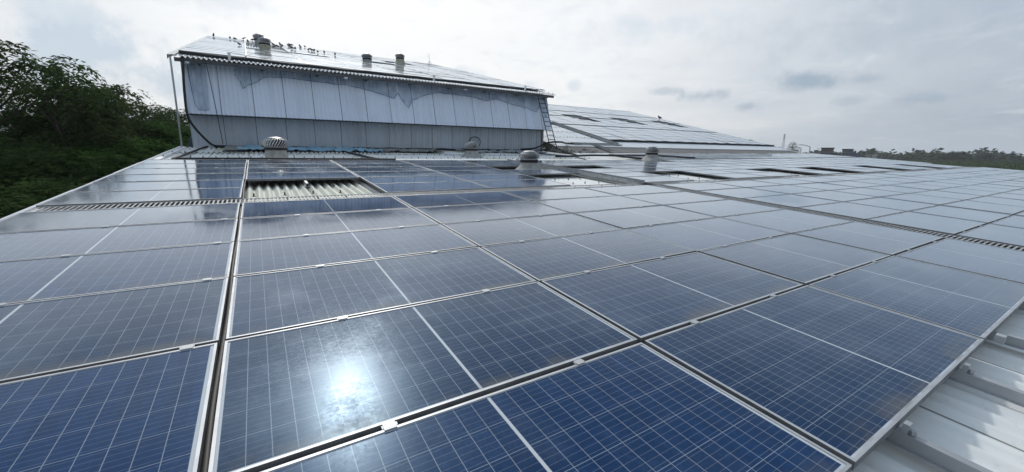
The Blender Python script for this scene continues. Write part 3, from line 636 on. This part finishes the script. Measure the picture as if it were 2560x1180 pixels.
net([(-.20, 3.78), (-.05, 3.55), (.02, 3.28), (.21, 3.45), (.45, 3.55), (.73, 3.76), (1.13, 3.83), (1.82, 3.82), (2.68, 3.78), (3.75, 3.76), (4.55, 3.62), (5.12, 3.5), (5.62, 3.35), (5.80, 3.6)], 'long torn blue netting under the eave left of the wall middle')
net([(5.82, 3.62), (5.94, 3.36), (6.21, 2.98), (6.48, 3.37), (7.04, 3.60), (7.65, 3.79), (8.46, 3.78), (9.52, 3.74), (10.2, 3.6), (10.89, 3.74), (11.58, 3.56), (12.55, 3.42), (13.3, 3.22), (13.63, 3.6)], 'blue netting with a drooping point under the eave right half')
net([(13.66, 3.75), (13.76, 3.2), (13.9, 2.95), (14.05, 3.3), (14.14, 3.7)], 'scrap of blue netting at the wall right corner behind the ladder')

# tarpaulin and debris at the foot of the wall
def crumple(u0, u1, v0, v1, w, amp, nx, ny, seed, hang=0., edge=.12):
    r = np.random.default_rng(seed); h = r.normal(0, 1, (ny + 1, nx + 1)); h = (h + np.roll(h, 1, 0) + np.roll(h, 1, 1) + np.roll(h, (1, 1), (0, 1))) / 2.4
    vs = []; 
    for j in range(ny + 1):
        for i in range(nx + 1):
            ee = (r.uniform(-edge, edge) if j in (0, ny) else 0); ex = r.uniform(-edge, edge) if i in (0, nx) else 0
            vs.append(P(u0 + (u1 - u0) * i / nx + ex, v0 + (v1 - v0) * j / ny + ee, w + abs(h[j, i]) * amp))
    b = MB(); b.add(vs, [(j * (nx + 1) + i, j * (nx + 1) + i + 1, (j + 1) * (nx + 1) + i + 1, (j + 1) * (nx + 1) + i) for j in range(ny) for i in range(nx)]); return b
TARP = simple('blue_tarpaulin', (.17, .35, .47), .55, 0, 0, 2.2, (.30, .42, .48)); 
tag(crumple(-.32, 4.6, 16.5, 18.3, -.045, .060, 60, 14, 3).build('tarpaulin', TARP, smooth=True), 'crumpled light blue tarpaulin spread at the foot of the raised wall', 'tarpaulin')
tag(crumple(4.4, 7.2, 16.6, 18.3, -.05, .06, 40, 12, 5, edge=.2).build('plastic_sheet', simple('dirty_sheet', (.33, .325, .31), .7, 0, 0, 3.5, (.10, .10, .09)), smooth=True), 'dirty crumpled plastic sheet beside the blue tarpaulin', 'plastic sheet', 'crumpled sheets by the wall')
tag(crumple(8.6, 13.2, 16.9, 18.2, -.05, .055, 50, 10, 6, edge=.25).build('plastic_sheet', simple('grey_sheet', (.38, .41, .44), .7, 0, 0, 4, (.14, .145, .14)), smooth=True), 'torn grey sheet lying along the right of the wall foot', 'plastic sheet', 'crumpled sheets by the wall')
b_ = MB()
for k in range(3): b_.box(-.95 + .03 * k, -.25, -.02, .02, 0, .03, lambda p, k=k: P(p[0] + .2, 16.35 + .16 * k + p[1], -.085 + p[2]))
tag(b_.build('dark_slats', BLACK), 'three dark slats lying in front of the tarpaulin', 'slats')
b_ = MB(); b_.box(-.75, -.15, 16.7, 18.35, -.06, -.045, lambda p: P(p[0], p[1], p[2] + .02 * (p[1] - 16))); tag(b_.build('loose_sheet', GREYS), 'loose grey roofing sheet leaning at the wall foot left of the tarpaulin', 'roofing sheet')
mbd = MB(); rr = random.Random(4)
for k in range(46):
    u = 13.6 + rr.random() * 2.6; v = 16.2 + rr.random() * 1.6; a = rr.random() * 3.1; L_ = .08 + rr.random() * .5
    p = P(u, v, .0 + rr.random() * .12); q = p + Vector((math.cos(a) * L_, math.sin(a) * L_ * .5, rr.uniform(-.04, .10))); mbd.tube([p, p.lerp(q, .5) + Vector((0, 0, rr.uniform(0, .05))), q], .01 + rr.random() * .03, 5)
tag(mbd.build('debris', simple('debris', (.09, .085, .08), .9, 0, 0, 3, (.22, .21, .19))), 'heap of dark scrap at the foot of the ladder', 'scrap', kind='stuff')

# dark strips standing in for the shadow in the main roof openings
for x0, i in ((25.2, 0), (31.3, 1), (37.4, 2)):
    b_ = MB(); b_.box(x0 - 1.2, x0 + .9, 10.05, 10.2, .06, .16, lambda p: PF(p[0], p[1], p[2])); b_.box(x0 + .72, x0 + .86, 7.4, 10.05, .06, .15, lambda p: PF(p[0], p[1], p[2])); b_.box(x0 - .3, x0 + .7, 8.8, 9.1, .03, .12, lambda p: PF(p[0], p[1], p[2]))
    tag(b_.build('opening_shade_strips', RUSTY), 'dark strips standing in for shadow in the main roof opening, %s from the left' % ORD[i], 'frame', 'shade strips in the main roof panels')

# ------------------------------------------------------------------ pigeons
def pigeon_mesh(headup=1.0, peck=False):
    vs = [(0, 0, .095), (.055, 0, .125), (.085, 0, .165 if not peck else .10), (.098, 0, .200 * headup if not peck else .055), (.128, 0, .197 * headup if not peck else .035), (-.06, 0, .085), (-.115, 0, .068), (-.165, 0, .055),
          (.0, .022, .045), (.003, .022, .0), (.028, .024, .003), (.0, -.022, .045), (.003, -.022, .0), (.028, -.024, .003)]
    rad = [.072, .064, .036, .032, .007, .058, .032, .026, .012, .006, .005, .012, .006, .005]
    es = [(0, 1), (1, 2), (2, 3), (3, 4), (0, 5), (5, 6), (6, 7), (0, 8), (8, 9), (9, 10), (0, 11), (11, 12), (12, 13)]
    me = bpy.data.meshes.new('pigeon_base'); me.from_pydata(vs, es, []); ob = bpy.data.objects.new('tmp', me); COL.objects.link(ob)
    ob.modifiers.new('s', 'SKIN')
    for i, v in enumerate(me.skin_vertices[0].data): v.radius = (rad[i], rad[i]); v.use_root = (i == 0)
    sb = ob.modifiers.new('b', 'SUBSURF'); sb.levels = 1
    bpy.context.view_layer.update(); out = bpy.data.meshes.new_from_object(ob.evaluated_get(bpy.context.evaluated_depsgraph_get()))
    bpy.data.objects.remove(ob); out.name = 'pigeon'; out.materials.clear(); out.materials.append(PIGEON); return out
PG = [pigeon_mesh(), pigeon_mesh(.93), pigeon_mesh(1, True), pigeon_mesh(1.06)]
birds = [(-1.49, 17.17, 'facing left at the left roof corner, wings half raised'), (-.58, 16.6, ''), (-.31, 16.3, ''), (.21, 18.7, ''), (-.03, 9.5, ''), (.41, 14.6, ''), (.72, 18.6, ''), (1.81, 14.5, ''), (1.62, 10.9, ''), (2.3, 14.3, ''), (2.4, 18.3, ''), (2.34, 16.4, ''), (2.81, 16.1, ''),
         (3.05, 18.5, ''), (3.17, 18.1, ''), (2.76, 13.1, ''), (2.9, 12.6, ''), (3.74, 18.5, ''), (3.61, 16.6, ''), (4.1, 18.7, ''), (3.81, 13.8, ''), (3.97, 13.6, ''), (4.13, 13.6, ''), (4.14, 12.0, ''), (4.59, 12.5, ''), (5.1, 11.6, ''), (1.95, 13.4, ''), (2.1, 12.2, ''), (1.75, 12.0, '')]
bl_ = []
for i, (x, s_, extra) in enumerate(birds):
    w = .14 if s_ < 18.3 else .13
    p = PM(x, s_, w); bl_.append((proj(p)[0], p, i))
bl_.sort(key=lambda t: t[0])
for k, (sx, p, i) in enumerate(bl_):
    o = link('pigeon', PG[i % 4]); o.location = p; o.rotation_euler = (0, 0, random.uniform(0, 6.28)); sc = random.uniform(.76, .98); o.scale = (sc, sc, sc)
    tag(o, 'dark pigeon standing on the raised roof panels, %s from the left' % (ORD[k] if k < 22 else ['twenty-third', 'twenty-fourth', 'twenty-fifth', 'twenty-sixth', 'twenty-seventh', 'twenty-eighth', 'twenty-ninth'][k - 22]), 'pigeon', 'pigeons on the raised roof')
o = link('pigeon', PG[3]); o.location = PFp(39.4, 12.1, .02); o.scale = (1.7, 1.7, 1.9); o.rotation_euler = (0, 0, 2); tag(o, 'lone pigeon on the steep main roof near its right verge', 'pigeon', 'pigeons on the roofs')

# ------------------------------------------------------------------ trees
def leafmat(name, a, b_c, tl=.25):
    m, t, b = mat(name); ob = t.n.new('ShaderNodeNewGeometry').outputs['Position']
    at = t.n.new('ShaderNodeAttribute'); at.attribute_name = 'tint'; at.attribute_type = 'GEOMETRY'
    c = t.mix(at.outputs['Fac'], a, b_c)
    c = t.mix(t.m('MULTIPLY', t.ss(t.noise(ob, .5, 3), .4, .65), .35), c, tuple(x * 1.6 for x in b_c))
    t.l.new(c, b.inputs['Base Color']); b.inputs['Roughness'].default_value = .8; b.inputs['Specular IOR Level'].default_value = .04
    tn = t.n.new('ShaderNodeBsdfTranslucent'); t.l.new(c, tn.inputs[0]); mx_ = t.n.new('ShaderNodeMixShader'); mx_.inputs[0].default_value = tl
    t.l.new(b.outputs[0], mx_.inputs[1]); t.l.new(tn.outputs[0], mx_.inputs[2]); t.l.new(mx_.outputs[0], t.n['Material Output'].inputs[0]); return m
LEAF_D = leafmat('dark_leaves', (.024, .044, .015), (.056, .092, .028), .40)
LEAF_M = leafmat('green_leaves', (.024, .060, .013), (.052, .118, .024), .40)
LEAF_F = leafmat('far_leaves', (.022, .034, .018), (.040, .056, .026), .1)
LEAF_G = leafmat('scrub_leaves', (.030, .055, .016), (.060, .088, .028), .2)
def leaves(name, C_, D_, size, per, r, m, parent, droop=.5, ratio=.36):
    """C_: twig origins (n,3); D_: twig directions; every twig carries `per` paired leaflets"""
    n = len(C_); D_ = D_ / np.linalg.norm(D_, axis=1)[:, None]
    up = np.array([0, 0, 1.]); S = np.cross(D_, up); S /= (np.linalg.norm(S, axis=1)[:, None] + 1e-6)
    V = []; TI = []
    tl = size * per * .42
    for k in range(per):
        t = (k + .5) / per; sg = 1 if k % 2 else -1
        base = C_ + D_ * (tl * t)[:, None] if hasattr(tl, '__len__') else C_ + D_ * (tl * t)
        base = base + np.array([0, 0, -1]) * (droop * tl * t * t)
        out = S * sg + D_ * .55 + r.normal(0, .22, (n, 3)) + np.array([0, 0, -.35 * droop])
        out /= np.linalg.norm(out, axis=1)[:, None]
        sd_ = np.cross(out, up + r.normal(0, .5, (n, 3))); sd_ /= np.linalg.norm(sd_, axis=1)[:, None]
        L_ = size * r.uniform(.7, 1.25, (n, 1)); w_ = L_ * ratio * .5
        V.append(np.stack([base, base + out * L_ * .5 + sd_ * w_, base + out * L_ + np.array([0, 0, -.12]) * L_, base + out * L_ * .5 - sd_ * w_], 1))
    V = np.concatenate(V, 0).reshape(-1, 3); nf = len(V) // 4
    me = bpy.data.meshes.new(name); me.vertices.add(len(V)); me.vertices.foreach_set('co', V.astype(np.float32).ravel())
    me.loops.add(nf * 4); me.loops.foreach_set('vertex_index', np.arange(nf * 4, dtype=np.int32))
    me.polygons.add(nf); me.polygons.foreach_set('loop_start', np.arange(0, nf * 4, 4, dtype=np.int32)); me.update(calc_edges=True)
    at = me.attributes.new('tint', 'FLOAT', 'FACE'); at.data.foreach_set('value', r.random(nf).astype(np.float32))
    me.materials.append(m); return link(name, me, parent)
def tree(x, y, h, rad, seed, label, leaf=LEAF_D, nclump=60, twigs=60, size=.10, per=8, zfrac=.35, name='tree', group='trees beside the left roof edge', gz=GZ, droop=.6, csz=.9, trunk_r=.16):
    r = np.random.default_rng(seed); rd = random.Random(seed)
    e_ = empty(name, (x, y, gz)); tag(e_, label, 'tree', group)
    H = h - gz; tb = MB()
    top = Vector((r.normal(0, .3), r.normal(0, .3), H * .72)); mid = Vector((r.normal(0, .25), r.normal(0, .25), H * .4))
    tb.tube([(0, 0, -.1), mid * .5, mid, top], [trunk_r, trunk_r * .8, trunk_r * .62, trunk_r * .25], 8)
    cl = []
    for k in range(nclump):
        a = r.uniform(0, 2 * math.pi); zz = r.beta(1.6, 1.25); z = H * (zfrac + (1 - zfrac) * zz) - .3
        env = math.sin(math.pi * min(1, (zz * .86 + .14))) ** .55 * rad; rr_ = env * math.sqrt(r.uniform(.12, 1)) * r.uniform(.72, 1.12)
        cl.append(Vector((rr_ * math.cos(a), rr_ * math.sin(a), z + r.normal(0, .15))))
    for i, c in enumerate(cl):
        if i % 3 == 0 or c.z > H * .8:
            t0 = min(.95, max(.25, (c.z / H - .18) / .72)); st = mid.lerp(top, max(0, (t0 - .4) / .6)) if t0 > .4 else mid * (t0 / .4)
            m_ = st.lerp(c, .55) + Vector((0, 0, .25)); tb.tube([st, m_, c], [trunk_r * .28, trunk_r * .16, .012], 5)
    tb.build('trunk', BARK, e_, True)
    cc = np.array([list(c) for c in cl]); cr = r.uniform(.55, 1.15, len(cl)) * csz
    C_ = []; D_ = []
    for c, q in zip(cc, cr):
        d = r.normal(0, 1, (twigs, 3)); d /= np.linalg.norm(d, axis=1)[:, None]; d[:, 2] = np.abs(d[:, 2]) * .9 - .25
        rr_ = q * r.uniform(.15, 1, (twigs, 1)) ** .6; p = c + d * rr_ * np.array([1, 1, .6])
        C_.append(p); D_.append(d + r.normal(0, .25, d.shape))
    leaves('crown', np.concatenate(C_), np.concatenate(D_), size, per, r, leaf, e_, droop)
    return e_
def pol(az_, d): return CAM[0] + d * math.sin(R(az_)), CAM[1] + d * math.cos(R(az_))
def tpos(az_, d, el_): x, y = pol(az_, d); return x, y, CAM[2] + d * math.tan(R(el_))
T = [(-19.7, 28, 10.0, 3.2, 'tall feathery tree cut by the left picture edge, highest of the row', 15, .76, .24),
     (-15.2, 34, 8.1, 2.5, 'dark feathery tree with a peaked crown, second from the left', 20, .62, .25),
     (-12.2, 43, 6.5, 3.0, 'dark tree in the middle of the left row', 22, .60, .29),
     (-9.7, 55, 5.2, 3.2, 'airy tree showing sky through its crown near the grey pipe', 13, .62, .34),
     (-7.0, 60, 4.3, 3.0, 'farthest airy tree seen just left of the blue wall corner', 12, .62, .36),
     (-17.4, 37, 7.1, 2.4, 'slim tree between the tallest one and the peaked one', 14, .66, .26),
     (-13.9, 52, 4.6, 3.4, 'dim tree behind the middle of the left row', 20, .55, .32)]
for i, (a, d, e2, rad, lb, nc, zf, sz) in enumerate(T):
    x, y, h = tpos(a, d, e2); tree(x, y, h, rad, 100 + i, lb, LEAF_D, nclump=nc, twigs=40, size=sz * 1.12, zfrac=zf, csz=.95 if d < 45 else 1.15, droop=1.3, trunk_r=.18)
T2 = [(-19.2, 10.5, -4.2, .75, 'low dark leafy bush top hugging the near left roof edge', 0), (-18.0, 13, -2.0, 1.3, 'low dark bush beside the left roof edge, second from the camera', 0), (-20.0, 17, -.3, 2.0, 'dark green tree under the tallest one at the picture edge', 0),
      (-16.6, 17, -.8, 1.9, 'dark bush under the peaked tree', 0), (-18.3, 22, .4, 2.0, 'dark tree between the two tallest ones', 0), (-13.8, 17.5, -1.0, 1.5, 'fresh green bush beside the left roof edge', 1),
      (-12.8, 22, 1.2, 2.0, 'mid green bush under the middle tree', 1), (-15.2, 25, 3.2, 2.3, 'dark dense tree below the peaked crown', 0), (-10.6, 24, .6, 1.9, 'bright green bush near the foot of the grey pipe', 1),
      (-10.0, 31, 2.9, 2.4, 'round fresh green tree below the airy ones', 1), (-12.9, 31, 3.4, 2.6, 'dark dense tree behind the green bushes', 0), (-7.6, 36, 2.4, 2.5, 'mid green tree behind the grey pipe', 1), (-7.4, 27, -.2, 1.6, 'low green bush right beside the roof corner', 1), (-16.8, 33, 1.9, 2.8, 'dim tree filling the row behind the peaked tree', 0)]
for i, (a, d, e2, rad, lb, gr) in enumerate(T2):
    k_ = 1.5 if d >= 17 else 1.0; d *= k_; rad *= k_
    x, y, h = tpos(a, d, e2)
    tree(x, y, h, rad, 200 + i, lb, LEAF_M if gr else LEAF_D, nclump=64, twigs=52, size=.15 * k_ if d < 34 else .3, zfrac=.35, csz=.85 * k_ if rad > 1 else .45, trunk_r=.12)
# undergrowth beside the shed
r = np.random.default_rng(5); n = 14000; C_ = np.stack([r.uniform(-24, -2.6, n), r.uniform(2, 62, n), GZ + r.uniform(0, 2.6, n)], 1); D_ = r.normal(0, 1, (n, 3)); D_[:, 2] = abs(D_[:, 2])
tag(leaves('undergrowth', C_, D_, .28, 6, r, LEAF_D, None, .4), 'dense dark undergrowth below the trees beside the shed', 'undergrowth', kind='stuff')
b_ = MB(); x0, y0 = pol(-17.5, 75)
b_.box(x0 - 14, x0 + 14, y0, y0 + 10, GZ, 4.6); b_.add([(x0 - 15, y0 - 1, 4.6), (x0 + 15, y0 - 1, 4.6), (x0 + 15, y0 + 5, 6.2), (x0 - 15, y0 + 5, 6.2), (x0 + 15, y0 + 11, 4.6), (x0 - 15, y0 + 11, 4.6)], [(0, 1, 2, 3), (3, 2, 4, 5)])
tag(b_.build('white_shed', simple('white_wall', (.6, .6, .6), .7, 0, .15, .4)), 'white shed glimpsed through gaps in the left trees', 'shed')

# ------------------------------------------------------------------ far right surroundings
def far_tree(a, d, el_, rad, seed, lb, nc=26, leaf=LEAF_F, group='trees on the right horizon'):
    x, y, h = tpos(a, d, el_); tree(x, y, h, rad, seed, lb, leaf, nclump=nc, twigs=40, size=min(d / 620., 1.0), per=7, zfrac=.12, group=group, droop=.2, csz=rad * .34, trunk_r=.4)
FT = [(73.6, 520, -.10, 7), (74.5, 500, -.02, 9), (75.6, 470, .08, 12), (76.6, 480, .02, 9), (77.2, 430, .16, 8), (77.9, 420, .19, 9), (78.75, 400, .36, 6.5), (79.45, 400, .31, 8), (80.3, 470, -.08, 7), (80.95, 400, .27, 5), (81.5, 430, .06, 5), (82.5, 440, .10, 6), (83.3, 480, -.05, 8), (84.2, 470, .0, 9)]
for i, (a, d, e2, rad) in enumerate(FT):
    d *= 1.8; rad *= 1.45; e2 -= .03
    far_tree(a, d, e2, rad, 300 + i, 'dark tree crown on the right horizon, %s from the left' % ORD[i])
far_tree(66.15, 150, 1.25, 2.6, 330, 'bushy tree rising beyond the far roof corner by the street lamps', 30)
far_tree(60.6, 140, 2.25, 1.6, 331, 'small treetop showing over the main roof verge, left', 16); far_tree(61.7, 140, 2.05, 1.8, 332, 'small treetop showing over the main roof verge, right', 16)
# scrub in the field and the woodland line behind
r = np.random.default_rng(8); n = 34000; aa = np.radians(r.uniform(68, 90, n)); dd = 90 + 760 * r.random(n) ** .8
C_ = np.stack([CAM[0] + dd * np.sin(aa), CAM[1] + dd * np.cos(aa), GZ + r.uniform(0, 1.5, n) ** 2 * (dd / 500 + .4)], 1); D_ = r.normal(0, 1, (n, 3)); D_[:, 2] = abs(D_[:, 2])
tag(leaves('scrubland', C_, D_, .75, 4, r, LEAF_G, None, .2, .6), 'low green scrub covering the field beyond the roof', 'scrub', kind='stuff')
n = 15000; aa = np.radians(r.uniform(50, 95, n)); dd = r.uniform(700, 1500, n); hh = 9 + 3 * np.sin(aa * 90) + 2 * np.sin(aa * 233)
C_ = np.stack([CAM[0] + dd * np.sin(aa), CAM[1] + dd * np.cos(aa), GZ + r.random(n) * hh], 1); D_ = r.normal(0, 1, (n, 3))
tag(leaves('distant_woodland', C_, D_, 6, 3, r, LEAF_F, None, .1, .7), 'hazy wooded line along the far horizon', 'woodland', kind='stuff')
def house(a0, a1, d, el_, steps, label, colr):
    am = (a0 + a1) / 2; x, y = pol(am, d); e_ = empty('distant_house', (x, y, GZ), -R(am)); tag(e_, label, 'house', 'buildings on the horizon')
    wdt = d * math.radians(a1 - a0); h = CAM[2] + d * math.tan(R(el_)) - GZ; m = simple('wall_' + label[:6], colr, .85, 0, .3, .3)
    b = MB(); b.box(-wdt / 2, wdt / 2, 0, 9, 0, h)
    for (fx, w_, fh) in steps: b.box(wdt / 2 + fx, wdt / 2 + fx + w_, 1, 8, 0, h * fh)
    b.build('wall', m, e_); c = MB(); c.box(-wdt / 2 - .4, wdt / 2 + .4, -.4, 9.4, h + .002, h + .5); c.build('roof', DARKIN if colr[0] < .2 else OUTW, e_)
    for i in range(3):
        for j in range(2): w = MB(); xx = -wdt / 2 + wdt * (i + .5) / 3; w.box(xx - wdt * .09, xx + wdt * .09, -.06, .0, h * (.35 + .32 * j), h * (.5 + .32 * j)); w_o = w.build('window', OUTW, e_); pn = MB(); pn.box(xx - wdt * .075, xx + wdt * .075, -.09, -.061, h * (.37 + .32 * j), h * (.48 + .32 * j)); pn.build('pane', DARKIN, w_o)
house(68.75, 69.85, 330, .72, ((.0, 2.2, .80),), 'dark brown block house on the horizon right of the street lamps', (.16, .14, .13))
house(70.6, 71.5, 380, .60, ((.0, 2, .9), (2, 2.6, .74)), 'blue grey stepped block house on the horizon', (.16, .17, .22))
for i, (a, d) in enumerate(((72.6, 700), (73.1, 640))): house(a, a + .42, d, .07, (), ('small white house on the horizon left of the dark tree line', 'small pale house touching the dark tree line')[i], (.55, .55, .55))
def lamp(a, d, el_, arm, lb):
    x, y = pol(a, d); h = CAM[2] + d * math.tan(R(el_)) - GZ; e_ = empty('street_lamp', (x, y, GZ), -R(a)); tag(e_, lb, 'street lamp', 'street lamps beyond the roof')
    b = MB(); b.tube([(0, 0, 0), (0, 0, h)], [.14, .09], 8); b.build('pole', OUTW, e_); b = MB(); b.tube([(0, 0, h), (-arm * .6, 0, h + .25 * arm), (-arm, 0, h + .3 * arm)], .07, 6); b.build('arm', OUTW, e_)
    b = MB(); b.box(-arm - .75, -arm + .1, -.16, .16, h + .3 * arm - .05, h + .3 * arm + .1); b.build('lamp_head', OUTW, e_)
lamp(67.72, 120, .88, 1.5, 'street lamp with a long arm reaching left'); lamp(66.9, 135, .75, .35, 'street lamp with a short head, left of the long armed one')
x, y = pol(65.15, 1300); e_ = empty('radio_mast', (x, y, GZ)); tag(e_, 'thin lattice radio mast far beyond the roof corner', 'mast'); hh = CAM[2] + 1300 * math.tan(R(2.35)) - GZ
b = MB()
for sx, sy in ((-1, -1), (1, -1), (1, 1), (-1, 1)): b.tube([(sx * 2.6, sy * 2.6, 0), (sx * 1.0, sy * 1.0, hh)], .22, 4)
for k in range(16):
    z = hh * k / 16; w0 = 2.6 - 1.6 * k / 16; w1 = 2.6 - 1.6 * (k + 1) / 16
    for s in (-1, 1): b.tube([(-w0, s * w0, z), (w1, s * w1, z + hh / 16)], .14, 4); b.tube([(w0, s * w0, z), (-w1, s * w1, z + hh / 16)], .14, 4)
b.build('lattice', simple('mast_paint', (.30, .16, .15), .7), e_)
b = MB()
for k, z in enumerate((.8, .88, .95)): b.box(-1.7, 1.7, -1.7, 1.7, hh * z, hh * z + 2)
b.build('antenna', simple('antenna_grey', (.2, .19, .2), .7), e_)

# ------------------------------------------------------------------ haze in the air
hz = MB(); hz.box(-900, 2300, -300, 2600, GZ - 1.5, 75); ho = hz.build('haze', None); tag(ho, kind='stuff', label='thin pale haze over the land', cat='haze'); ho.data.materials.clear()
hm = bpy.data.materials.new('haze'); hm.use_nodes = True; hm.node_tree.nodes.clear(); ht = NT(hm.node_tree)
pv = ht.n.new('ShaderNodeVolumePrincipled'); pv.inputs['Color'].default_value = (.96, .98, 1.0, 1); pv.inputs['Density'].default_value = .00024; pv.inputs['Anisotropy'].default_value = .55
mo = ht.n.new('ShaderNodeOutputMaterial'); ht.l.new(pv.outputs[0], mo.inputs['Volume']); ho.data.materials.append(hm)
